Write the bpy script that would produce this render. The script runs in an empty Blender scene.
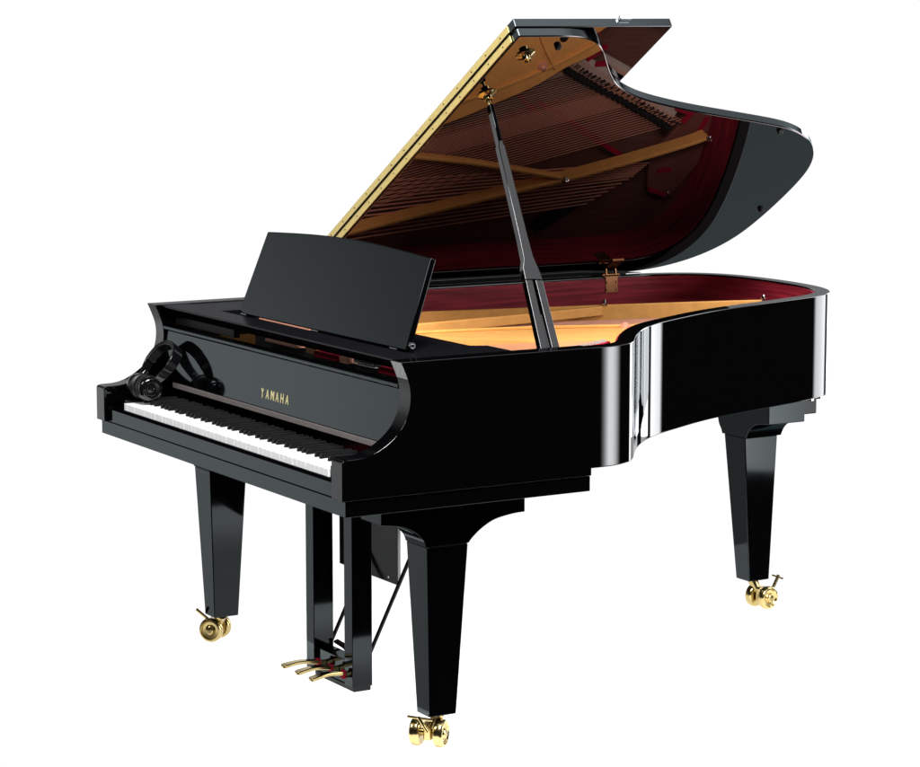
import bpy, bmesh, math
from mathutils import Vector, Matrix
PI = math.pi
sc = bpy.context.scene
COL = sc.collection
W, ZT, ZB, ZK = 1.479, 0.985, 0.664, 0.6244
TH = math.radians(31.5)
YH = 0.635

# ------------------------------------------------------------------ materials
def newmat(name):
    m = bpy.data.materials.new(name); m.use_nodes = True
    nt = m.node_tree; nt.nodes.clear()
    out = nt.nodes.new('ShaderNodeOutputMaterial')
    return m, nt, out

def lacquer(name, base=(.0008, .0008, .001), ior=1.5, cap=.16, rough=.02, wave=.0, tint=(.96,.98,1)):
    """black polyester lacquer: dark base under a clear mirror coat whose reflectance levels off at grazing angles"""
    m, nt, out = newmat(name)
    d = nt.nodes.new('ShaderNodeBsdfDiffuse'); d.inputs['Color'].default_value = (*base, 1)
    g = nt.nodes.new('ShaderNodeBsdfGlossy'); g.inputs['Roughness'].default_value = rough
    g.inputs['Color'].default_value = (*tint, 1)
    f = nt.nodes.new('ShaderNodeFresnel'); f.inputs['IOR'].default_value = ior
    mn = nt.nodes.new('ShaderNodeMath'); mn.operation = 'MINIMUM'; mn.inputs[1].default_value = cap
    mx = nt.nodes.new('ShaderNodeMixShader')
    nt.links.new(f.outputs[0], mn.inputs[0]); nt.links.new(mn.outputs[0], mx.inputs[0])
    nt.links.new(d.outputs[0], mx.inputs[1]); nt.links.new(g.outputs[0], mx.inputs[2])
    nt.links.new(mx.outputs[0], out.inputs[0])
    tc = nt.nodes.new('ShaderNodeTexCoord'); n = nt.nodes.new('ShaderNodeTexNoise')
    n.inputs['Scale'].default_value = 9; n.inputs['Detail'].default_value = 3
    mr = nt.nodes.new('ShaderNodeMapRange'); mr.inputs['To Min'].default_value = rough * .8
    mr.inputs['To Max'].default_value = rough * 1.35
    nt.links.new(tc.outputs['Object'], n.inputs['Vector']); nt.links.new(n.outputs['Fac'], mr.inputs['Value'])
    nt.links.new(mr.outputs[0], g.inputs['Roughness'])
    if wave:
        n2 = nt.nodes.new('ShaderNodeTexNoise'); n2.inputs['Scale'].default_value = 14
        b = nt.nodes.new('ShaderNodeBump'); b.inputs['Strength'].default_value = wave; b.inputs['Distance'].default_value = .001
        nt.links.new(tc.outputs['Object'], n2.inputs['Vector']); nt.links.new(n2.outputs['Fac'], b.inputs['Height'])
        nt.links.new(b.outputs[0], g.inputs['Normal'])
    return m

def principled(name, base, rough=.4, metal=0., spec=.5, var=0., vscale=20, stretch=(1, 1, 1), bump=0., base2=None, coat=0.):
    m, nt, out = newmat(name)
    p = nt.nodes.new('ShaderNodeBsdfPrincipled')
    p.inputs['Base Color'].default_value = (*base, 1); p.inputs['Roughness'].default_value = rough
    p.inputs['Metallic'].default_value = metal; p.inputs['Specular IOR Level'].default_value = spec
    p.inputs['Coat Weight'].default_value = coat; p.inputs['Coat Roughness'].default_value = .06
    nt.links.new(p.outputs[0], out.inputs[0])
    if var or bump or base2:
        tc = nt.nodes.new('ShaderNodeTexCoord'); mp = nt.nodes.new('ShaderNodeMapping')
        mp.inputs['Scale'].default_value = stretch
        n = nt.nodes.new('ShaderNodeTexNoise'); n.inputs['Scale'].default_value = vscale; n.inputs['Detail'].default_value = 6
        nt.links.new(tc.outputs['Object'], mp.inputs[0]); nt.links.new(mp.outputs[0], n.inputs['Vector'])
        r = nt.nodes.new('ShaderNodeValToRGB')
        b2 = base2 or tuple(c * (1 - var) for c in base)
        r.color_ramp.elements[0].color = (*b2, 1); r.color_ramp.elements[1].color = (*base, 1)
        r.color_ramp.elements[0].position = .35; r.color_ramp.elements[1].position = .65
        nt.links.new(n.outputs['Fac'], r.inputs[0]); nt.links.new(r.outputs[0], p.inputs['Base Color'])
        if bump:
            b = nt.nodes.new('ShaderNodeBump'); b.inputs['Strength'].default_value = bump; b.inputs['Distance'].default_value = .001
            nt.links.new(n.outputs['Fac'], b.inputs['Height']); nt.links.new(b.outputs[0], p.inputs['Normal'])
    return m

BLACK = lacquer('black_lacquer', cap=.15, rough=.02)
EDGE = lacquer('black_lacquer_edge', ior=1.6, cap=.2, rough=.03, tint=(.80,.94,1))
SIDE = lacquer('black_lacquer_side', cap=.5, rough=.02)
SHADEDGOLD = principled('shaded_gold_plate', (.17, .055, .04), rough=.5)  # gold of the plate darkened: shade under the lid painted in
HARDW = principled('aged_copper', (.24, .115, .055), rough=.3, metal=1)
FRONT = lacquer('black_lacquer_front', cap=.10, rough=.05, tint=(.84,.96,1))
LIDM = lacquer('black_lacquer_lid', ior=1.72, cap=.21, rough=.008, tint=(1, .83, .82))
SATIN = lacquer('black_satin', base=(.004, .004, .005), ior=1.35, cap=.05, rough=.14)
GOLD = principled('gold_plate', (.84, .41, .115), rough=.5, metal=.1, spec=.12, var=.12, vscale=30, bump=.15)
BRASS = principled('polished_brass', (.50, .39, .17), rough=.2, metal=1, var=.15, vscale=60)
HINGE = principled('brass_hinge', (.80, .62, .22), rough=.35, metal=.55, var=.12, vscale=90)
CHROME = principled('chrome', (.8, .8, .82), rough=.1, metal=1)
MAHOG = principled('mahogany', (.31, .022, .038), rough=.42, base2=(.14, .009, .016), vscale=7, stretch=(.7, .7, 16), spec=.1)
GREYREFL = principled('painted_reflection_grey', (.026, .030, .031), rough=.4)  # grey that stands in for a reflection along the lid's hinge side
BRIDGEM = principled('bridge_wood', (.09, .045, .03), rough=.5, var=.4, vscale=60)
LEGM = lacquer('black_lacquer_legs', ior=1.36, cap=.085, rough=.05, tint=(.84,.96,1))
SPRUCE = principled('spruce', (.16, .065, .045), rough=.4, base2=(.11, .042, .03), vscale=12, stretch=(18, .8, 1), coat=.2)
STEEL = principled('string_steel', (.62, .40, .30), rough=.35, metal=.4)
COPPER = principled('string_copper', (.80, .36, .24), rough=.35, metal=.3)
ALU = principled('brushed_aluminium', (.22, .22, .23), rough=.5, metal=.3)
RESTM = principled('bare_steel', (.58, .47, .40), rough=.5, metal=.1, var=.3, vscale=200)
IVORY = principled('white_key', (.86, .86, .85), rough=.25, var=.03, vscale=8)
EBONY = principled('black_key', (.004, .004, .0045), rough=.35, spec=.25)
FELT = principled('red_felt', (.36, .008, .03), rough=.95, spec=.1, var=.3, vscale=150, bump=.4)
GREYFELT = principled('grey_felt', (.13, .115, .11), rough=.95, spec=.1, var=.2, vscale=150)
IRON = principled('dark_iron', (.008, .007, .007), rough=.55, spec=.25)
WHITEP = principled('white_bushing', (.42, .36, .32), rough=.5)
RUBBER = principled('black_leatherette', (.004, .004, .0045), rough=.45, spec=.5, var=.3, vscale=200, bump=.3)
PLAST = principled('glossy_black_plastic', (.003, .003, .0035), rough=.12, spec=.5)
LETTER = principled('gold_leaf', (.62, .55, .27), rough=.4, metal=.3)

# ------------------------------------------------------------------ helpers
def link_mesh(name, bm, mat, parent=None, bevel=0., ang=35, segs=2, flat=False):
    bmesh.ops.recalc_face_normals(bm, faces=bm.faces)
    me = bpy.data.meshes.new(name); bm.to_mesh(me); bm.free()
    me.materials.append(mat)
    if not flat:
        me.shade_smooth(); me.set_sharp_from_angle(angle=math.radians(ang))
    o = bpy.data.objects.new(name, me); COL.objects.link(o)
    if bevel:
        b = o.modifiers.new('bevel', 'BEVEL'); b.width = bevel; b.segments = segs
        b.limit_method = 'ANGLE'; b.angle_limit = math.radians(30); b.harden_normals = True
    if parent is not None: attach(o, parent)
    return o

def world_loc(o):
    l = Vector(o.location)
    while o.parent: o = o.parent; l += Vector(o.location) if o.type == 'EMPTY' else Vector()
    return l

def attach(o, parent):
    o.parent = parent
    root = parent
    while root.parent: root = root.parent
    if parent is root:          # meshes are modelled in place; only the root Empty carries a location
        o.matrix_parent_inverse = Matrix.Translation(-Vector(root.location))

def box(bm, x0, x1, y0, y1, z0, z1):
    v = [bm.verts.new(p) for p in [(x0,y0,z0),(x1,y0,z0),(x1,y1,z0),(x0,y1,z0),(x0,y0,z1),(x1,y0,z1),(x1,y1,z1),(x0,y1,z1)]]
    for f in [(0,3,2,1),(4,5,6,7),(0,1,5,4),(1,2,6,5),(2,3,7,6),(3,0,4,7)]: bm.faces.new([v[i] for i in f])

def frame_box(bm, o, a, b, c, ha, hb, hc):
    """box centred at o with half sizes along unit axes a,b,c"""
    o = Vector(o); v = []
    for k in (-1, 1):
        for (i, j) in ((-1,-1),(1,-1),(1,1),(-1,1)):
            v.append(bm.verts.new(o + a*ha*i + b*hb*j + c*hc*k))
    for f in [(0,3,2,1),(4,5,6,7),(0,1,5,4),(1,2,6,5),(2,3,7,6),(3,0,4,7)]: bm.faces.new([v[i] for i in f])

def prism(bm, pts, f, a, b):
    """pts: 2D outline; f(p, h) -> 3D; extruded from h=a to h=b"""
    lo = [bm.verts.new(f(p, a)) for p in pts]; hi = [bm.verts.new(f(p, b)) for p in pts]
    n = len(pts)
    bm.faces.new(lo); bm.faces.new(hi[::-1])
    for i in range(n): bm.faces.new([lo[i], hi[i], hi[(i+1) % n], lo[(i+1) % n]])

def tube(bm, p0, p1, r0, r1=None, n=16, cap=True):
    p0, p1 = Vector(p0), Vector(p1); r1 = r0 if r1 is None else r1
    d = (p1 - p0).normalized(); a = d.orthogonal().normalized(); b = d.cross(a)
    A = [bm.verts.new(p0 + (a*math.cos(2*PI*i/n) + b*math.sin(2*PI*i/n))*r0) for i in range(n)]
    B = [bm.verts.new(p1 + (a*math.cos(2*PI*i/n) + b*math.sin(2*PI*i/n))*r1) for i in range(n)]
    for i in range(n): bm.faces.new([A[i], A[(i+1)%n], B[(i+1)%n], B[i]])
    if cap: bm.faces.new(A[::-1]); bm.faces.new(B)

def lathe(bm, o, ax, prof, n=40):
    """prof: (along, radius) pairs around axis ax"""
    o = Vector(o); d = Vector(ax).normalized(); a = d.orthogonal().normalized(); b = d.cross(a)
    rings = []
    for (t, r) in prof:
        if r < 1e-6: rings.append([bm.verts.new(o + d*t)])
        else: rings.append([bm.verts.new(o + d*t + (a*math.cos(2*PI*i/n) + b*math.sin(2*PI*i/n))*r) for i in range(n)])
    for R, S in zip(rings[:-1], rings[1:]):
        for i in range(n):
            j = (i+1) % n
            if len(R) == 1 and len(S) == 1: continue
            if len(R) == 1: bm.faces.new([R[0], S[i], S[j]])
            elif len(S) == 1: bm.faces.new([R[i], S[0], R[j]])
            else: bm.faces.new([R[i], S[i], S[j], R[j]])

def sweep(bm, path, w, h, up, closed=False):
    """rectangular bar of width w and height h along a 3-D path; w, h may be functions of 0..1"""
    P = [Vector(p) for p in path]; n = len(P); rings = []; up = Vector(up)
    for i, p in enumerate(P):
        t = (P[min(i+1, n-1)] - P[max(i-1, 0)]).normalized()
        s = t.cross(up).normalized(); u = s.cross(t).normalized()
        ww = w(i/(n-1)) if callable(w) else w; hh = h(i/(n-1)) if callable(h) else h
        rings.append([bm.verts.new(p + s*ww/2*a + u*hh/2*b) for a, b in ((-1,-1),(1,-1),(1,1),(-1,1))])
    for R, S in zip(rings[:-1], rings[1:]):
        for i in range(4): bm.faces.new([R[i], R[(i+1)%4], S[(i+1)%4], S[i]])
    bm.faces.new(rings[0][::-1]); bm.faces.new(rings[-1])

def bspline(C, per=10):
    out = []
    for i in range(len(C)-3):
        for k in range(per + (1 if i == len(C)-4 else 0)):
            t = k/per
            b = ((1-t)**3/6, (3*t**3-6*t*t+4)/6, (-3*t**3+3*t*t+3*t+1)/6, t**3/6)
            out.append((sum(b[j]*C[i+j][0] for j in range(4)), sum(b[j]*C[i+j][1] for j in range(4))))
    return out

def offset(P, d):
    out = []
    for i, p in enumerate(P):
        a = P[max(i-1, 0)]; b = P[min(i+1, len(P)-1)]
        tx, ty = b[0]-a[0], b[1]-a[1]; l = math.hypot(tx, ty)
        out.append((p[0] - ty/l*d, p[1] + tx/l*d))        # path runs counter-clockwise: left side is inside
    return out

def wall(bm, A, B, z0, z1, caps=True):
    """solid wall between the outer line A and the inner line B"""
    n = len(A)
    v = [[bm.verts.new((*A[i], z0)), bm.verts.new((*A[i], z1)), bm.verts.new((*B[i], z1)), bm.verts.new((*B[i], z0))] for i in range(n)]
    for i in range(n-1):
        for k in range(4): bm.faces.new([v[i][k], v[i][(k+1)%4], v[i+1][(k+1)%4], v[i+1][k]])
    if caps: bm.faces.new(v[0]); bm.faces.new(v[-1][::-1])

def smoothpath(C, per=8):
    C = [C[0]] + list(C) + [C[-1]]
    out = []
    for i in range(1, len(C)-2):
        p0, p1, p2, p3 = [Vector(c) for c in C[i-1:i+3]]
        for k in range(per + (1 if i == len(C)-3 else 0)):
            t = k/per
            out.append(.5*((2*p1) + (p2-p0)*t + (2*p0-5*p1+4*p2-p3)*t*t + (3*p1-p0-3*p2+p3)*t**3))
    return out

def BM(): return bmesh.new()
def L(s, y, h):   # a point of the opened lid: s along its width from the hinge, h above its underside
    return Vector((s*math.cos(TH) - h*math.sin(TH), y, ZT + .0012 + s*math.sin(TH) + h*math.cos(TH)))

# ------------------------------------------------------------------ piano
piano = bpy.data.objects.new('grand_piano', None); COL.objects.link(piano)
piano.location = (W/2, 1.0, 0)
piano['label'] = 'glossy black grand piano with its lid propped open and brass casters'
piano['category'] = 'piano'

# case ---------------------------------------------------------------
CP = [(W,.66),(W,.70),(W,.74),(1.474,.785),(1.452,.835),(1.41,.875),(1.335,.928),(1.25,1.0),(1.175,1.08),(1.118,1.165),
      (1.068,1.26),(.994,1.40),(.952,1.513),(.916,1.631),(.883,1.749),(.847,1.868),(.816,1.945),(.777,2.005),(.723,2.05),(.655,2.085),
      (.557,2.108),(.42,2.118),(.27,2.113),(.15,2.085),(.06,2.01),(.012,1.9),(0,1.8),(0,1.6),(0,1.4),(0,1.2),(0,1.0),(0,.85),(0,.70),(0,.55)]
OUT = bspline(CP, 12)
IN = offset(OUT, .045)
bm = BM(); wall(bm, OUT, IN, .682, ZT, caps=False)
rim = link_mesh('rim', bm, BLACK, piano, bevel=.003, ang=30)
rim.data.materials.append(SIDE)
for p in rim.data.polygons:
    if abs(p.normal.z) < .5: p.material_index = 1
bm = BM(); wall(bm, offset(OUT, .0455), offset(OUT, .050), .80, ZT-.006)
link_mesh('inner_rim', bm, MAHOG, piano, ang=30)

arm = [(0,ZB),(.70,ZB),(.70,ZT),(.160,ZT)]
cur = smoothpath([(.160,ZT),(.172,.958),(.1825,.928),(.1855,.894),(.178,.857),(.158,.822),(.128,.795),(.090,.774),(.054,.7645),(.012,.763)], 6)
arm += [(p[0], p[1]) for p in cur[1:]] + [(.003,.7605),(0,.756)]
for x0 in (0, W-.056):
    bm = BM(); prism(bm, arm, lambda p, h, x0=x0: (h, p[0], p[1]), x0, x0+.056)
    bmesh.ops.delete(bm, geom=[f for f in bm.faces if all(abs(v.co.y-.70) < 1e-5 for v in f.verts)], context='FACES_ONLY')
    box(bm, x0+.001, x0+.0455, .690, .699, ZB+.001, .6815)
    link_mesh('arm', bm, BLACK, piano, bevel=.0022, ang=28)

bm = BM(); box(bm, .010, W-.004, .0105, .70, ZK, ZB-.0012)
link_mesh('keybed', bm, FRONT, piano, bevel=.002)
bm = BM()
sl = [(.0125,ZB),(.0125,.6985),(.0235,.7045),(.030,.7035),(.030,ZB)]
prism(bm, sl, lambda p, h: (h, p[0], p[1]), .056, W-.056)
link_mesh('keyslip', bm, FRONT, piano, bevel=.0008)
for x0 in (.0565, W-.1265):
    bm = BM(); box(bm, x0, x0+.070, .034, .185, ZB+.001, .731)
    link_mesh('key_block', bm, FRONT, piano, bevel=.003)

# keyboard -----------------------------------------------------------
bm = BM(); box(bm, .127, W-.127, .04, .19, ZB+.001, .695)
kb = link_mesh('keyboard', bm, IRON, piano)
pitch = (W - .254)/52
for i in range(52):
    x0 = .127 + i*pitch
    bm = BM(); zj = .0002*math.sin(i*2.3); box(bm, x0+.0007, x0+pitch-.0007, .030+zj, .182, .702, .722+zj)
    link_mesh('white_key', bm, IVORY, kb, bevel=.0009, segs=2)
names = 'ABCDEFG'
for i in range(51):
    if names[i % 7] in 'ACDFG':
        xc = .127 + (i+1)*pitch + {'A':0,'C':-.0015,'D':.0015,'F':-.0018,'G':0}[names[i % 7]]
        bm = BM()
        w0, w1 = .0052, .0042
        lo = [(-w0,.079),(w0,.079),(w0,.182),(-w0,.182)]; hi = [(-w1,.0835),(w1,.0835),(w1,.182),(-w1,.182)]
        A = [bm.verts.new((xc+a, b, .7225)) for a, b in lo]; B = [bm.verts.new((xc+a, b, .7345)) for a, b in hi]
        bm.faces.new(A[::-1]); bm.faces.new(B)
        for k in range(4): bm.faces.new([A[k], A[(k+1)%4], B[(k+1)%4], B[k]])
        link_mesh('black_key', bm, EBONY, kb, bevel=.0016, segs=3)

# fallboard ----------------------------------------------------------
bm = BM()
fb = [(.180,.772),(.1935,.912),(.214,.912),(.200,.772)]
prism(bm, fb, lambda p, h: (h, p[0], p[1]), .0565, W-.0565)
fall = link_mesh('fallboard', bm, FRONT, piano, bevel=.002)
bm = BM(); box(bm, .127, W-.127, .1785, .1995, .7565, .7705)
link_mesh('felt_strip', bm, GREYFELT, fall, bevel=.001)
bm = BM(); box(bm, .0565, W-.0565, .183, .216, .9145, .9265)
link_mesh('front_rail', bm, FRONT, fall, bevel=.004, segs=3)
ft = Vector((0, .0135, .140)).normalized(); fn = Vector((0, -.140, .0135)).normalized()
me = bpy.data.meshes.new('lettering'); lv, lf = [], []
for k, ch in enumerate('YAMAHA'):
    cu = bpy.data.curves.new('tmp', 'FONT'); cu.body = ch; cu.size = .033; cu.extrude = .0004; cu.offset = .0004
    to = bpy.data.objects.new('tmp', cu); COL.objects.link(to)
    tm = bpy.data.meshes.new_from_object(to.evaluated_get(bpy.context.evaluated_depsgraph_get()))
    bpy.data.objects.remove(to)
    xs = [v.co.x for v in tm.vertices]; ys = [v.co.y for v in tm.vertices]
    wl = .019 if ch == 'M' else .0165; n0 = len(lv)
    for v in tm.vertices:
        u = .682 + k*.0285 + (v.co.x-min(xs))/(max(xs)-min(xs))*wl; h = (v.co.y-min(ys))/(max(ys)-min(ys))*.0245
        lv.append(Vector((u, .180, .772)) + ft*(h+.027) + fn*(v.co.z+.0008))
    lf += [[i+n0 for i in p.vertices] for p in tm.polygons]
me.from_pydata(lv, [], lf); me.materials.append(LETTER)
le = bpy.data.objects.new('lettering', me); COL.objects.link(le); attach(le, fall)

# nameboard opening, tray and music desk --------------------------------
bm = BM(); box(bm, .0565, .44, .222, .240, .9275, .951)
link_mesh('recess_board', bm, IRON, piano, bevel=.001)
bm = BM(); box(bm, .4405, W-.0565, .286, .296, .893, .951)
act = link_mesh('action_rail', bm, IRON, piano)
for x0, x1, z0, z1, mt, nm in ((.56,.74,.930,.938,COPPER,'hammer_rail'),(.80,.845,.926,.940,GOLD,'rail_bracket'),(.846,.97,.922,.936,FELT,'rail_felt'),(.985,1.03,.922,.938,COPPER,'rail_bracket'),(1.05,1.17,.926,.929,CHROME,'regulating_strip'),(1.19,1.34,.920,.936,FELT,'rail_felt')):
    bm = BM(); box(bm, x0, x1, .256, .2855, z0, z1); link_mesh(nm, bm, mt, act, bevel=.001)
for k in range(14):
    bm = BM(); tube(bm, (1.055+k*.0085, .262, .9295), (1.055+k*.0085, .262, .939), .0022, n=8); link_mesh('regulating_screw', bm, CHROME, act)
bm = BM()
tray = [(.0565,.178),(W-.0565,.178),(W-.0565,.572),(1.17,.572),(1.165,.535),(.0565,.535)]
prism(bm, [(.178,.9835),(.262,.9835),(.262,.9655),(.232,.9515),(.214,.9515),(.178,.979)], lambda p, h: (h, p[0], p[1]), .0565, W-.0565)
prism(bm, [(.0565,.2625),(.265,.2625),(.265,.60),(.0565,.60)], lambda p, h: (p[0], p[1], h), .9655, .9825)
link_mesh('front_shelf', bm, SATIN, piano, bevel=.0015)
bm = BM()
prism(bm, [(.2655,.292),(W-.0565,.292),(W-.0565,.575),(1.19,.575),(1.165,.535),(.2655,.535)], lambda p, h: (p[0], p[1], h), .952, .967)
link_mesh('desk_tray', bm, SATIN, piano, bevel=.002)
bm = BM()
dx0, dx1 = .262, 1.212
N = 28; ol = [(dx0, 0), (dx1, 0)]
for i in range(N+1):
    t = i/N; x = (dx1-.014) + (dx0+.022-dx1+.014)*t
    ol.append((x, .240 + .016*math.sin(PI*t)))
al = math.radians(20); du = Vector((0, math.sin(al), math.cos(al))); dn = Vector((0, -math.cos(al), math.sin(al)))
prism(bm, ol, lambda p, h: Vector((p[0], .322, .9735)) + du*p[1] + dn*h, -.016, 0)
desk = link_mesh('music_desk', bm, FRONT, piano, bevel=.003, ang=25)
for x in (.40, .86):
    bm = BM(); a = Vector((x, .322, .972)) + du*.16 - dn*.018; b = Vector((x, .49, .970))
    sweep(bm, [a, b], .02, .008, (1, 0, 0)); link_mesh('desk_stay', bm, SATIN, desk, bevel=.001)
bm = BM(); box(bm, .42, .72, .3085, .3115, .9725, .9755); link_mesh('desk_reflection_line', bm, COPPER, desk)  # copper strip added as the orange line reflected along the desk foot
for x in (.31, .74, 1.165):
    bm = BM(); tube(bm, (x-.018, .3145, .9735), (x+.018, .3145, .9735), .0028, n=12)
    link_mesh('desk_hinge', bm, CHROME, desk)
bm = BM(); tube(bm, (1.214, .336, .985), (1.222, .337, .985), .008, n=20)
tube(bm, (1.212, .336, .985), (1.226, .336, .985), .004, n=14)
link_mesh('desk_knob', bm, CHROME, desk)

# lid ------------------------------------------------------------------
LP = [(1.452,YH),(1.452,.74),(1.452,.79),(1.442,.855),(1.40,.915),(1.335,.963),(1.262,1.018),(1.21,1.063),(1.168,1.118),(1.125,1.195),(1.09,1.285),(1.052,1.40),(1.017,1.528),
      (.982,1.66),(.944,1.80),(.904,1.888),(.85,1.963),(.80,2.012),(.745,2.05),(.665,2.085),(.541,2.103),(.40,2.110),(.268,2.106),(.185,2.085),(.115,2.045),(.055,1.98),(.018,1.89),(.004,1.80),(.004,1.6),(.004,YH)]
lo = bspline([(1.452,YH-.06),(1.452,YH),(1.452,YH+.06)] + LP[1:-2] + [(.004,1.6),(.004,1.3),(.004,1.0),(.004,.75),(.004,YH),(.004,YH-.115)], 8)
bm = BM(); prism(bm, lo, lambda p, h: L(p[0], p[1], h), 0, .026)
lid = link_mesh('lid', bm, LIDM, piano, bevel=.004, ang=28, segs=3)
bm = BM(); prism(bm, [(.004,YH-.002),(1.452,YH-.002),(1.452,1.112),(.004,1.112)], lambda p, h: L(p[0], p[1], h), .0275, .0525)
link_mesh('front_flap', bm, LIDM, lid, bevel=.003)
for h0, h1 in ((.0035, .0225), (.0300, .0485)):
    bm = BM(); prism(bm, [(.02,YH-.0045),(1.420,YH-.0045),(1.420,YH-.0022),(.02,YH-.0022)], lambda p, h: L(p[0], p[1], h), h0, h1)
    link_mesh('hinge_leaf', bm, HINGE, lid, bevel=.0005)
bm = BM(); tube(bm, L(.02, YH-.006, .0262), L(1.434, YH-.006, .0262), .0024, n=10)
link_mesh('hinge_pin', bm, IRON, lid)
for k in range(17):
    for h in (.013, .039):
        bm = BM(); s = .05 + k*.083; tube(bm, L(s, YH-.0044, h), L(s, YH-.0056, h), .0019, n=8); link_mesh('hinge_screw', bm, IRON, lid)
for s, y in ((.919,1.804),(.416,2.065),(1.405,.775)):
    bm = BM(); lathe(bm, L(s, y, 0), L(s, y, -1)-L(s, y, 0), [(0,.0),(0,.009),(.008,.0085),(.010,.006),(.010,0)], 20)
    link_mesh('lid_bumper', bm, IRON, lid)
for s, y in ((1.166,.689),(1.365,.70)):
    bm = BM(); ax = L(s, y, -1)-L(s, y, 0)
    lathe(bm, L(s, y, 0), ax, [(0,0),(0,.026),(.003,.025),(.007,.016),(.009,.013),(.018,.012),(.019,.009),(.012,.007),(.012,0)], 28)
    link_mesh('prop_socket', bm, BRASS, lid)
bm = BM(); frame_box(bm, L(1.459, .968, .050), (L(1,0,0)-L(0,0,0)).normalized(), Vector((0,1,0)), (L(0,0,1)-L(0,0,0)).normalized(), .006, .018, .006)
link_mesh('flap_stop', bm, CHROME, lid, bevel=.002)
ln = (L(0,0,1)-L(0,0,0)).normalized()
for o in [lid] + [c for c in lid.children if c.name.startswith('front_flap')]:
    o.data.materials.append(EDGE)
    for p in o.data.polygons:
        if abs(p.normal.dot(ln)) < .5: p.material_index = 1
# lid hinge at the bass side
bm = BM(); box(bm, .0502, .0528, 1.695, 1.740, .935, .985); box(bm, .03, .055, 1.685, 1.75, .9852, .9868)
tube(bm, (.045,1.685,.991), (.045,1.75,.991), .004, n=12)
for y in (1.70, 1.735):
    for z in (.944, .968): tube(bm, (.053,y,z), (.0555,y,z), .004, n=10)
lh = link_mesh('lid_hinge', bm, HARDW, piano, bevel=.0006)
bm = BM(); frame_box(bm, L(.075, 1.717, -.0018), (L(1,0,0)-L(0,0,0)).normalized(), Vector((0,1,0)), (L(0,0,1)-L(0,0,0)).normalized(), .030, .021, .0015)
link_mesh('hinge_plate', bm, HARDW, lh)
for y in (1.70, 1.735):
    bm = BM(); tube(bm, (.048,y,.990), L(.05,y,-.004), .004, n=10); link_mesh('hinge_arm', bm, HARDW, lh)

bm = BM(); prism(bm, [(.006,YH+.01),(.036,YH+.01),(.036,1.62),(.006,1.86)], lambda p, h: L(p[0], p[1], h), -.0035, -.0004)
link_mesh('lid_reflection_strip', bm, GREYREFL, lid, bevel=.0008)  # added strip: paints the grey reflection on the lid's underside
bm = BM(); box(bm, .0015, .010, .71, 1.80, ZT+.0003, ZT+.0026); link_mesh('hinge_strip', bm, IRON, piano)

# prop -----------------------------------------------------------------
foot = Vector((1.398, .630, .955)); top = L(1.166, .689, -.012)
ax = (top-foot); LEN = ax.length; ax.normalize(); wd = (Vector((0,1,0)) - ax*ax.y).normalized(); nn = ax.cross(wd)
if nn.x < 0: nn = -nn
def Pp(p, h): return foot + ax*(p[1]*LEN) + wd*p[0] + nn*h
bm = BM()
for sgn in (-1, 1):
    prism(bm, [(sgn*.0055,0),(sgn*.0285,0),(sgn*.0245,.2855),(sgn*.0040,.2855)], Pp, -.010, .010)
pr = [(-.0245,.2856),(.0245,.2856),(.0235,.315),(.019,.345),(.0145,.375),(.0125,.45),(.0095,.80),(.0065,.812),(.0055,.97),(-.0055,.97),(-.0065,.812),(-.0095,.80),(-.0125,.45),(-.0150,.365),(-.0235,.330)]
prism(bm, pr, Pp, -.010, .010)
prop = link_mesh('lid_prop', bm, BLACK, piano, bevel=.002)
bm = BM(); prism(bm, [(-.0040,.0),(.0040,.0),(.0028,.16),(-.0028,.16)], Pp, -.007, .004)
link_mesh('short_stick', bm, BLACK, prop, bevel=.001)
bm = BM(); tube(bm, Pp((0,.965),0), Pp((0,1.0),0), .004, n=12); link_mesh('prop_tip', bm, BRASS, prop)
bm = BM(); tube(bm, Pp((-.034,.01),0), Pp((.034,.01),0), .006, n=14); link_mesh('prop_pivot', bm, BRASS, prop)

# soundboard, plate, strings --------------------------------------------
IN2 = offset(OUT, .0502)
bm = BM(); sbp = IN2 + [(.0502,.58),(W-.0502,.58)]
prism(bm, sbp, lambda p, h: (p[0], p[1], h), .826, .836)
link_mesh('soundboard', bm, SPRUCE, piano)
fo = offset(OUT, .054); fi = offset(OUT, .098)
k0 = min(range(len(fo)), key=lambda i: (fo[i][0]-.80)**2 + (fo[i][1]-1.78)**2)
k1 = min(range(len(fo)), key=lambda i: (fo[i][0]-1.40)**2 + (fo[i][1]-.78)**2)
bm = BM(); wall(bm, fo[k1:k0+1], fi[k1:k0+1], .868, .905)
plate = link_mesh('iron_plate', bm, GOLD, piano, bevel=.004, ang=40)
# front web (pin block field)
bm = BM(); prism(bm, [(.062,.30),(W-.062,.30),(W-.062,.68),(.062,.68)], lambda p, h: (p[0], p[1], h), .870, .886)
link_mesh('pin_field', bm, GOLD, plate, bevel=.004)
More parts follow.
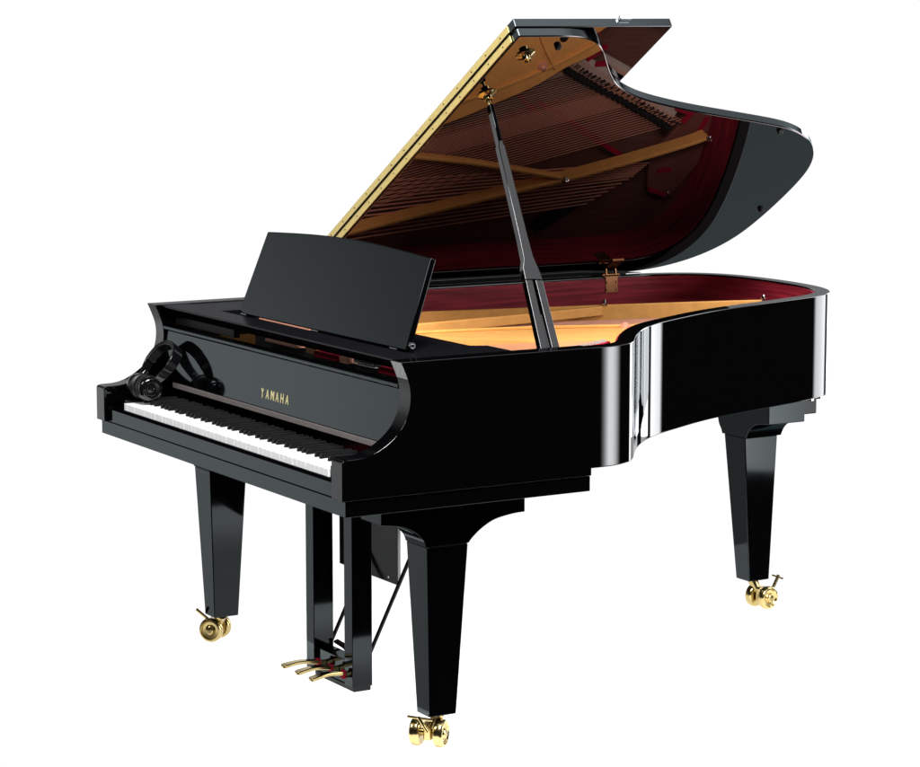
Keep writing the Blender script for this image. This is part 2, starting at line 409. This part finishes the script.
# treble web between the long strut and the bent side
k2 = min(range(len(fo)), key=lambda i: (fo[i][0]-.875)**2 + (fo[i][1]-1.60)**2)
edge = [fi[i] for i in range(k2, k1, -3)]
wl = [(p.x, p.y) for p in smoothpath([(.42,.66,0),(.455,.80,0),(.514,1.03,0),(.585,1.20,0),(.640,1.32,0),(.700,1.41,0),(.745,1.50,0),(.80,1.575,0)], 6)]
poly = wl + edge + [(1.34,.80),(1.24,.80),(1.06,.90),(.90,.95),(.78,.90),(.68,.78),(.60,.66)]
bm = BM(); prism(bm, poly, lambda p, h: (p[0], p[1], h), .874, .916)
link_mesh('treble_web', bm, GOLD, plate, bevel=.007, segs=3)
def strut(pts, w, z0, z1, nm='strut', bev=.004):
    b = BM(); P = smoothpath([(x, y, (z0+z1)/2) for x, y in pts], 6)
    sweep(b, P, w, z1-z0, (0,0,1)); return link_mesh(nm, b, GOLD, plate, bevel=bev, ang=40)
strut([(.122,.60),(.189,.908),(.246,1.169),(.300,1.42),(.320,1.517),(.375,1.74),(.43,1.94),(.455,2.01)], .013, .886, .934)
strut([(.455,.62),(.415,.97),(.388,1.166),(.345,1.40),(.325,1.50)], .012, .902, .932)
strut([(.520,.68),(.575,1.00),(.64,1.20),(.72,1.38),(.79,1.50)], .010, .9165, .924, 'web_rib', .002)
strut([(.70,1.37),(.82,1.28),(.99,1.20)], .010, .9165, .926, 'web_rib', .003)
strut([(.98,.64),(1.02,.74),(1.08,.88)], .020, .886, .915)
strut([(1.20,.64),(1.23,.72),(1.27,.80)], .020, .886, .915)
# tail corner web
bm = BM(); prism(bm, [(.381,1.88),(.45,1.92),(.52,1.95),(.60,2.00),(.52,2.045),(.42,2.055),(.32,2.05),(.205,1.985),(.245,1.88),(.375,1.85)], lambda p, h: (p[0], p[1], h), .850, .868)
link_mesh('tail_web', bm, SHADEDGOLD, plate, bevel=.003)  # plate part in the darkened gold, shade put into its colour
for x, y, r, z in ((.322,1.51,.011,.934),(.705,1.325,.017,.916),(.455,2.005,.009,.934),(.22,1.965,.007,.868),(.97,1.18,.014,.916),(1.10,1.04,.012,.916)):
    bm = BM(); lathe(bm, (x,y,z-.001), (0,0,1), [(0,0),(0,r),(.006,r),(.008,r*.6),(.014,r*.55),(.017,r*.3),(.017,0)], 20)
    link_mesh('plate_bolt', bm, COPPER if r > .012 else CHROME, plate)
for x, y in ((.80,1.375),(.865,1.44),(.93,1.30)):
    bm = BM(); lathe(bm, (x,y,.9165), (0,0,1), [(0,0),(0,.015),(.0012,.014),(.0012,0)], 24)
    link_mesh('rosette_hole', bm, IRON, plate)
# bridges
JG = [(.684,1.427,0),(.655,1.485,0),(.621,1.559,0),(.58,1.65,0),(.542,1.731,0),(.505,1.81,0),(.471,1.874,0)]
bm = BM(); sweep(bm, smoothpath([(p[0], p[1], .863) for p in JG], 6), .034, .052, (0,0,1))
bridge = link_mesh('long_bridge', bm, BRIDGEM, piano, bevel=.003)
jp = smoothpath(JG, 8)
for i in range(0, len(jp)-1, 2):
    p = jp[i]; t = (jp[i+1]-p).normalized(); sd = Vector((t.y, -t.x, 0))
    bm = BM(); frame_box(bm, (p.x, p.y, .903), Vector((.24,.97,0)), Vector((.97,-.24,0)), Vector((0,0,1)), .0115, .0062, .008)
    link_mesh('string_rest', bm, IRON, bridge, bevel=.001)
    bm = BM(); q = p + sd*.001 + Vector((.006,.024,0)); tube(bm, (q.x, q.y, .899), (q.x+.012, q.y+.012, .901), .0032, n=8)
    link_mesh('bridge_pin', bm, CHROME, bridge)
bm = BM(); sweep(bm, smoothpath([(p[0]+.044, p[1]+.012, .880) for p in JG], 6), .040, .020, (0,0,1))
link_mesh('rest_strip', bm, RESTM, plate, bevel=.003)
bm = BM(); sweep(bm, smoothpath([(.10,1.50,.855),(.17,1.60,.855),(.25,1.70,.855),(.33,1.76,.855)], 6), .028, .030, (0,0,1))
link_mesh('bass_bridge', bm, IRON, piano, bevel=.003)
# felts
for x, y, a, l, z in ((.735,1.52,.9,.07,.893),(.700,1.56,1.5,.06,.893),(.51,1.93,.6,.05,.896),(.535,1.90,1.9,.05,.896),(.57,1.86,1.1,.04,.896),(.47,2.02,.3,.05,.872),
                  (.225,1.925,1.9,.08,.869),(.305,1.925,1.5,.05,.869),
                  (.50,1.50,2.05,.30,.876),(.42,1.64,2.05,.24,.876),(.565,1.33,2.2,.16,.876)):
    bm = BM(); c, s_ = math.cos(a)*l/2, math.sin(a)*l/2
    sweep(bm, [(x-c, y-s_, z), (x+c, y+s_, z)], .014, .008, (0,0,1)); link_mesh('felt_strip', bm, FELT, plate)
# strings
def edge_at(t, pts):
    n = len(pts)-1; k = min(int(t*n), n-1); f = t*n-k
    return (pts[k][0]*(1-f)+pts[k+1][0]*f, pts[k][1]*(1-f)+pts[k+1][1]*f)
def string(a, b, r, mat):
    m = BM(); tube(m, a, b, r, n=6, cap=False); link_mesh('string', m, mat, piano)
for i in range(52):
    t = i/51; e = edge_at(t, [(.720,1.455),(.69,1.53),(.62,1.67),(.575,1.77),(.495,1.92)])
    x0 = e[0] - .25*(e[1]-.58)
    string((x0, .58, .8955), (e[0], e[1], .8955), (.00125 if t > .35 else .0010), COPPER if t > .45 else STEEL)
for i in range(14):
    t = i/13; e = edge_at(t, [(.22,1.66),(.31,1.80),(.36,1.85)]); x0 = .095 + .215*t
    string((x0, .58, .897), (e[0]-.02, e[1], .880), .0024, COPPER)
for i in range(26):
    t = i/25; e = edge_at(t, [(.93,1.08),(1.05,1.0),(1.20,.90),(1.36,.80)]); x0 = e[0] - .22*(e[1]-.58)
    string((x0, .58, .9185), (e[0], e[1], .9185), .0007, COPPER)
# damper felt and white bushings along the treble side
bm = BM(); sweep(bm, smoothpath([(1.400,.60,.966),(1.392,.70,.968),(1.360,.79,.968),(1.31,.85,.966)], 6), .03, .016, (0,0,1))
da = link_mesh('treble_damper_rail', bm, FELT, piano, bevel=.002)
bm = BM()
for i in range(18):
    p = edge_at(i/17, [(1.40,.665),(1.385,.72),(1.360,.785),(1.325,.835)]); box(bm, p[0]-.008, p[0]+.012, p[1]-.0018, p[1]+.0018, .9735, .9795)
link_mesh('damper_wedges', bm, WHITEP, da)
bm = BM(); box(bm, 1.37, W-.0565, .59, .665, .90, .957); link_mesh('prop_block', bm, IRON, piano, bevel=.002)

# legs and casters -------------------------------------------------------
def leg_mesh(tx, bx, z0, z1):
    b = BM()
    lo = [(bx[0],bx[2]),(bx[1],bx[2]),(bx[1],bx[3]),(bx[0],bx[3])]; hi = [(tx[0],tx[2]),(tx[1],tx[2]),(tx[1],tx[3]),(tx[0],tx[3])]
    A = [b.verts.new((*p, z0)) for p in lo]; B = [b.verts.new((*p, z1)) for p in hi]
    b.faces.new(A[::-1]); b.faces.new(B)
    for k in range(4): b.faces.new([A[k], A[(k+1)%4], B[(k+1)%4], B[k]])
    return b
def caster(cx, cy, d, lever, zl=.082, off=(0,0), gap=.014):
    """twin brass wheels on an axle along d (horizontal unit vector)"""
    d = Vector((d[0], d[1], 0)).normalized(); f = Vector((-d.y, d.x, 0)); C = Vector((cx+off[0], cy+off[1], .035))
    b = BM(); tube(b, (cx, cy, zl), (cx+off[0]*.6, cy+off[1]*.6, .05), .016, .013, n=24)
    fork = link_mesh('caster', b, BRASS, None)
    attach(fork, piano)
    b = BM(); frame_box(b, C + Vector((0,0,.006)), d, f, Vector((0,0,1)), .011, .018, .024)
    link_mesh('caster_fork', b, BRASS, fork, bevel=.006, segs=4)
    b = BM(); tube(b, C - d*(gap+.028), C + d*(gap+.028), .009, n=20); link_mesh('axle', b, BRASS, fork)
    for s in (-1, 1):
        b = BM()
        lathe(b, C + d*s*gap, d*s, [(0,.010),(0,.030),(.003,.034),(.007,.0355),(.019,.0355),(.023,.034),(.0255,.031),(.0255,.028),(.020,.024),(.019,.016),(.022,.013),(.026,.012),(.028,.009),(.028,.0)], 40)
        link_mesh('wheel', b, BRASS, fork)
    b = BM()
    for p, q, r in lever: tube(b, C + d*p[0] + f*p[1] + Vector((0,0,p[2])), C + d*q[0] + f*q[1] + Vector((0,0,q[2])), r, n=12)
    link_mesh('brake_lever', b, BRASS, fork)
ZL = .082
# side profile of the front brackets (y, z)
def prof_front(y0):
    a = [(y0-.185,ZK-.001),(y0-.185,.582),(y0-.165,.5795)]
    c1 = smoothpath([(y0-.165,.5795),(y0-.125,.572),(y0-.092,.556),(y0-.068,.534),(y0-.060,.515)], 5)
    c2 = smoothpath([(y0+.060,.515),(y0+.072,.528),(y0+.098,.548),(y0+.135,.566),(y0+.185,.575),(y0+.222,.577)], 5)
    return a + [(p[0],p[1]) for p in c1[1:]] + [(p[0],p[1]) for p in c2] + [(y0+.222,ZK-.001)]
for xc in (.124, W-.124+.006):
    yc = .326
    b = leg_mesh((xc-.053,xc+.051,yc-.058,yc+.058), (xc-.034,xc+.031,yc-.040,yc+.036), ZL, .5148)
    lg = link_mesh('leg', b, LEGM, piano, bevel=.003)
    b = BM(); prism(b, prof_front(yc), lambda p, h: (h, p[0], p[1]), xc-.053, xc+.051)
    link_mesh('leg_bracket', b, LEGM, lg, bevel=.002, ang=25)
xr, yr = .525, 1.930
b = leg_mesh((.450,.556,1.868,1.990), (.497,.563,1.886,1.962), ZL+.004, .530)
lg = link_mesh('leg', b, LEGM, piano, bevel=.003)
c1 = smoothpath([(.446,.531),(.440,.545),(.428,.562),(.418,.60)], 5); c2 = smoothpath([(.68,.588),(.62,.580),(.585,.560),(.566,.531)], 5)
b = BM(); prism(b, [(p[0],p[1]) for p in c1] + [(.418,.681),(.68,.681)] + [(p[0],p[1]) for p in c2], lambda p, h: (p[0], h, p[1]), 1.862, 1.996)
link_mesh('leg_bracket', b, LEGM, lg, bevel=.002, ang=25)
caster(.124, .322, (.62,-.78), [((.020,.0,.020),(.038,-.042,.060),.0045)], off=(-.042,.0))
caster(1.366, .325, (.75,.66), [((-.046,-.030,.044),(.020,-.030,.040),.0038),((-.018,-.032,.046),(.006,-.030,.008),.0042)], off=(-.009,-.021), gap=.018)
caster(.528, 1.926, (1,.15), [((.012,.030,.012),(.018,.055,.062),.005),((-.004,.050,.058),(.038,.052,.054),.0028)], off=(.030,.012))
bm = BM(); box(bm, .54, .662, 1.9965, 2.055, .606, .6812); link_mesh('case_brace', bm, SATIN, piano, bevel=.003)
bm = BM(); box(bm, .42, .640, 2.0555, 2.092, .645, .6812); link_mesh('case_brace', bm, SATIN, piano, bevel=.003)
for x, y in ((.675,2.02),(.652,2.072)):
    bm = BM(); tube(bm, (x, y, .650), (x, y, .6815), .010, n=20); link_mesh('brace_glint', bm, CHROME, piano)  # chrome cylinders added for the lamp glints under the tail

# lyre -------------------------------------------------------------------
bm = BM(); box(bm, .6665, .8395, .352, .398, .034, .098)
lyre = link_mesh('pedal_lyre', bm, LEGM, piano, bevel=.002)
bm = BM(); box(bm, .60, .905, .325, .415, .598, ZK-.001); link_mesh('lyre_head', bm, LEGM, lyre, bevel=.002)
for x0 in (.620, .840):
    bm = BM(); box(bm, x0, x0+.046, .342, .402, .034, .597); link_mesh('lyre_post', bm, LEGM, lyre, bevel=.002)
bm = BM(); box(bm, .655, .878, .350, .4015, .020, .0335); link_mesh('lyre_foot', bm, SATIN, lyre, bevel=.002)
for x, dx in ((.712,-.012), (.785,-.004), (.856,.004)):
    bm = BM(); P = smoothpath([(x, .352, .066),(x, .32, .072),(x+dx*.5, .28, .075),(x+dx, .25, .071),(x+dx, .228, .067)], 6)
    sweep(bm, P, lambda t: .014 + .016*max(0, (t-.15)/.85)**.6 - .016*max(0, (t-.85)/.15)**2, lambda t: .012 - .003*min(1, t*2), (0,0,1))
    pd = link_mesh('pedal', bm, BRASS, lyre, bevel=.003, segs=4, ang=60)
    bm = BM(); box(bm, x-.0085, x+.0085, .326, .334, .057, .080); link_mesh('pedal_felt', bm, FELT, pd, bevel=.001)
    bm = BM(); box(bm, x-.005, x+.005, .3345, .356, .058, .073); link_mesh('pedal_arm', bm, SATIN, pd, bevel=.001)
for x in (.655, .865):
    bm = BM(); tube(bm, (x, .400, .105), (x, .66, .6225), .0055, n=12); link_mesh('brace_rod', bm, IRON, lyre)
bm = BM(); sweep(bm, [(.675,.403,.112),(.70,.42,.098),(.735,.43,.075)], .02, .006, (0,0,1)); link_mesh('pedal_spring', bm, SATIN, lyre)
bm = BM(); box(bm, .480, .812, .520, .529, .278, .6235)
cb = link_mesh('control_box', bm, SATIN, piano, bevel=.001)
bm = BM(); box(bm, .8123, .8143, .5205, .5285, .279, .62); link_mesh('side_trim', bm, ALU, cb)
bm = BM(); tube(bm, (.765,.5198,.292), (.765,.5185,.292), .003, n=10); link_mesh('screw', bm, CHROME, cb)

# ------------------------------------------------------------------ headphones
hp = bpy.data.objects.new('headphones', None); COL.objects.link(hp)
HX, HY = .150, .082
hp.location = (HX, HY, .7345)
hp['label'] = 'black over-ear headphones leaning on the fallboard at the bass end of the keys'; hp['category'] = 'headphones'
c0 = Vector((HX, HY, .768)); uu = Vector((0, .170-HY, .879-.768)); UL = uu.length; uu.normalize()
nv = Vector((1,0,0)).cross(uu)
def Hp(x, u, n=0): return c0 + Vector((x,0,0)) + uu*u + nv*n
arc = smoothpath([Hp(.048,.028),Hp(.066,.058),Hp(.073,.088),Hp(.060,.122),Hp(.030,.141),Hp(0,.145),Hp(-.030,.141),Hp(-.060,.122),Hp(-.073,.088),Hp(-.066,.058),Hp(-.048,.028)], 8)
bm = BM(); sweep(bm, arc, .005, lambda t: .024 + .010*math.sin(PI*t), nv); 
hb = link_mesh('headband', bm, PLAST, hp, bevel=.0015, ang=50)
arc2 = [c0 + (p-c0)*.965 for p in arc[14:-14]]
bm = BM(); sweep(bm, arc2, .011, .029, nv); link_mesh('headband_padding', bm, RUBBER, hb, bevel=.003, ang=60)
for s in (-1, 1):
    cc = Hp(s*.036, 0)
    bm = BM(); a = Vector((s*.97, -.12*1, -.0)).normalized()
    lathe(bm, cc, a, [(-.004,0),(-.004,.033),(.006,.034),(.014,.032),(.0185,.027),(.0195,.022),(.018,.020),(.018,.008),(.0195,.006),(.0195,0)], 40)
    cup = link_mesh('ear_cup', bm, PLAST, hp, ang=50)
    bm = BM(); lathe(bm, cc, -a, [(.004,.010),(.004,.034),(.009,.0365),(.016,.036),(.020,.030),(.019,.020),(.010,.014)], 40)
    link_mesh('ear_cushion', bm, RUBBER, cup, ang=60)
    bm = BM(); lathe(bm, cc + a*.0195, a, [(0,.020),(.0012,.0195),(.0012,.0185),(0,.018)], 40); link_mesh('trim_ring', bm, CHROME, cup)
    bm = BM(); sweep(bm, [Hp(s*.046,.046,.0),Hp(s*.048,.030),Hp(s*.046,.012)], .006, .016, nv); link_mesh('slider', bm, CHROME, cup, bevel=.002)

# ------------------------------------------------------------------ floor (white sheet, glow added so no shadows show)
m, nt, out = newmat('glowing_white_floor')
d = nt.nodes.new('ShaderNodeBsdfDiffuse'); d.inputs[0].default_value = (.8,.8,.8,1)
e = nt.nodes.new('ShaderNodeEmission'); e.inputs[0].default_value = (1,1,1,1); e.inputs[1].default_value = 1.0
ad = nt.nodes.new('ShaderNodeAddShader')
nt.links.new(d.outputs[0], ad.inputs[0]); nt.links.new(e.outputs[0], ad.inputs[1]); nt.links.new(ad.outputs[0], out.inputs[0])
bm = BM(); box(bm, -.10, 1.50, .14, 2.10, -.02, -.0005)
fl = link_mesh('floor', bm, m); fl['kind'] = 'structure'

# ------------------------------------------------------------------ world and lamps
w = bpy.data.worlds.new('World'); sc.world = w; w.use_nodes = True
nt = w.node_tree; nt.nodes.clear()
out = nt.nodes.new('ShaderNodeOutputWorld'); bg = nt.nodes.new('ShaderNodeBackground')
tc = nt.nodes.new('ShaderNodeTexCoord')
def cone(axis, lo, hi, val):
    dp = nt.nodes.new('ShaderNodeVectorMath'); dp.operation = 'DOT_PRODUCT'
    dp.inputs[1].default_value = Vector(axis).normalized()
    nt.links.new(tc.outputs['Generated'], dp.inputs[0])
    mr = nt.nodes.new('ShaderNodeMapRange'); mr.interpolation_type = 'SMOOTHSTEP'
    mr.inputs['From Min'].default_value = lo; mr.inputs['From Max'].default_value = hi
    mr.inputs['To Min'].default_value = 0; mr.inputs['To Max'].default_value = val
    nt.links.new(dp.outputs['Value'], mr.inputs['Value']); return mr.outputs[0]
def addn(a, b):
    n = nt.nodes.new('ShaderNodeMath'); n.operation = 'ADD'
    for k, x in enumerate((a, b)):
        if isinstance(x, float): n.inputs[k].default_value = x
        else: nt.links.new(x, n.inputs[k])
    return n.outputs[0]
s = addn(cone((-.861,.509,-.13), .80, .86, 1.03), cone((-.96,-.27,-.06), .93, 1.0, .62))
s = addn(s, cone((-.85,-.48,-.22), .72, 1.0, .40))
s = addn(s, cone((-.05,.80,.60), .82, .95, .75))  # glow added to the world to lighten the lid's edge
s = addn(s, .004)
tl = cone((-.44,.51,-.75), .80, .95, .20)  # glow added to the world for the grey reflection at the lid's tail
cb_ = nt.nodes.new('ShaderNodeCombineXYZ')
for k, f_ in enumerate((.78, 1.18, 1.26)):
    mm = nt.nodes.new('ShaderNodeMath'); mm.operation = 'MULTIPLY_ADD'; mm.inputs[1].default_value = f_
    nt.links.new(tl, mm.inputs[0]); nt.links.new(s, mm.inputs[2]); nt.links.new(mm.outputs[0], cb_.inputs[k])
nt.links.new(cb_.outputs[0], bg.inputs['Color'])
nt.links.new(bg.outputs[0], out.inputs[0])

def area(name, loc, target, sx, sy, power, col=(1,1,1), soft=None):
    """soft box; soft > 0 lets the cloth fall off from its bright middle towards its left and right edges"""
    l = bpy.data.lights.new(name, 'AREA'); l.shape = 'RECTANGLE'; l.size = sx; l.size_y = sy; l.energy = power; l.color = col
    if soft:
        l.use_nodes = True; t = l.node_tree; em = [n for n in t.nodes if n.type == 'EMISSION'][0]
        g = t.nodes.new('ShaderNodeNewGeometry'); sp = t.nodes.new('ShaderNodeSeparateXYZ')
        t.links.new(g.outputs['Parametric'], sp.inputs[0])
        fs = []
        for lo_, hi_ in ((0., soft[0]), (1., 1-soft[1])):
            c = t.nodes.new('ShaderNodeMapRange'); c.interpolation_type = 'SMOOTHSTEP'
            c.inputs['From Min'].default_value = lo_; c.inputs['From Max'].default_value = hi_
            t.links.new(sp.outputs[0], c.inputs['Value']); fs.append(c.outputs[0])
        m_ = t.nodes.new('ShaderNodeMath'); m_.operation = 'MULTIPLY'
        t.links.new(fs[0], m_.inputs[0]); t.links.new(fs[1], m_.inputs[1]); t.links.new(m_.outputs[0], em.inputs['Strength'])
    o = bpy.data.objects.new(name, l); COL.objects.link(o); o.location = loc
    o.rotation_euler = (Vector(target)-Vector(loc)).to_track_quat('-Z', 'Y').to_euler()
    return o
area('overhead_softbox', (2.7,2.2,4.2), (.9,1.1,.9), 2.6, 2.6, 42, soft=(.4,.4))
area('key_softbox', (3.2,-.6,4.4), (.7,1.0,.9), 1.6, 1.6, 500)
area('tail_strip_softbox', (.775,2.62,.95), (1.05,1.0,.9), .345, 1.5, 9.5, soft=(.2,.2))
area('back_strip_softbox', (-.88,4.7,1.0), (1.25,1.0,.8), 1.0, 2.0, 42, soft=(.15,.15))
area('corner_softbox', (3.49,3.51,1.13), (1.45,.75,.8), 2.25, 2.4, 240, soft=(.30,.70))
area('front_softbox', (.2,-3.2,3.6), (.7,.3,.8), 1.4, 1.4, 90)

# ------------------------------------------------------------------ camera
cam = bpy.data.cameras.new('Camera'); co = bpy.data.objects.new('Camera', cam); COL.objects.link(co)
yaw, pitch_ = 1.0366, -.1417
co.location = (6.7857, -2.8183, 1.8028)
co.rotation_euler = (PI/2 + pitch_, 0, yaw)
cam.sensor_width = 36; cam.lens = 2598.08/920*36; cam.clip_end = 200
sc.camera = co
sc.view_settings.view_transform = 'Standard'; sc.view_settings.look = 'None'
sc.view_settings.exposure = 0; sc.view_settings.gamma = 1
sc.render.engine = 'CYCLES'
sc.cycles.max_bounces = 10; sc.cycles.glossy_bounces = 6
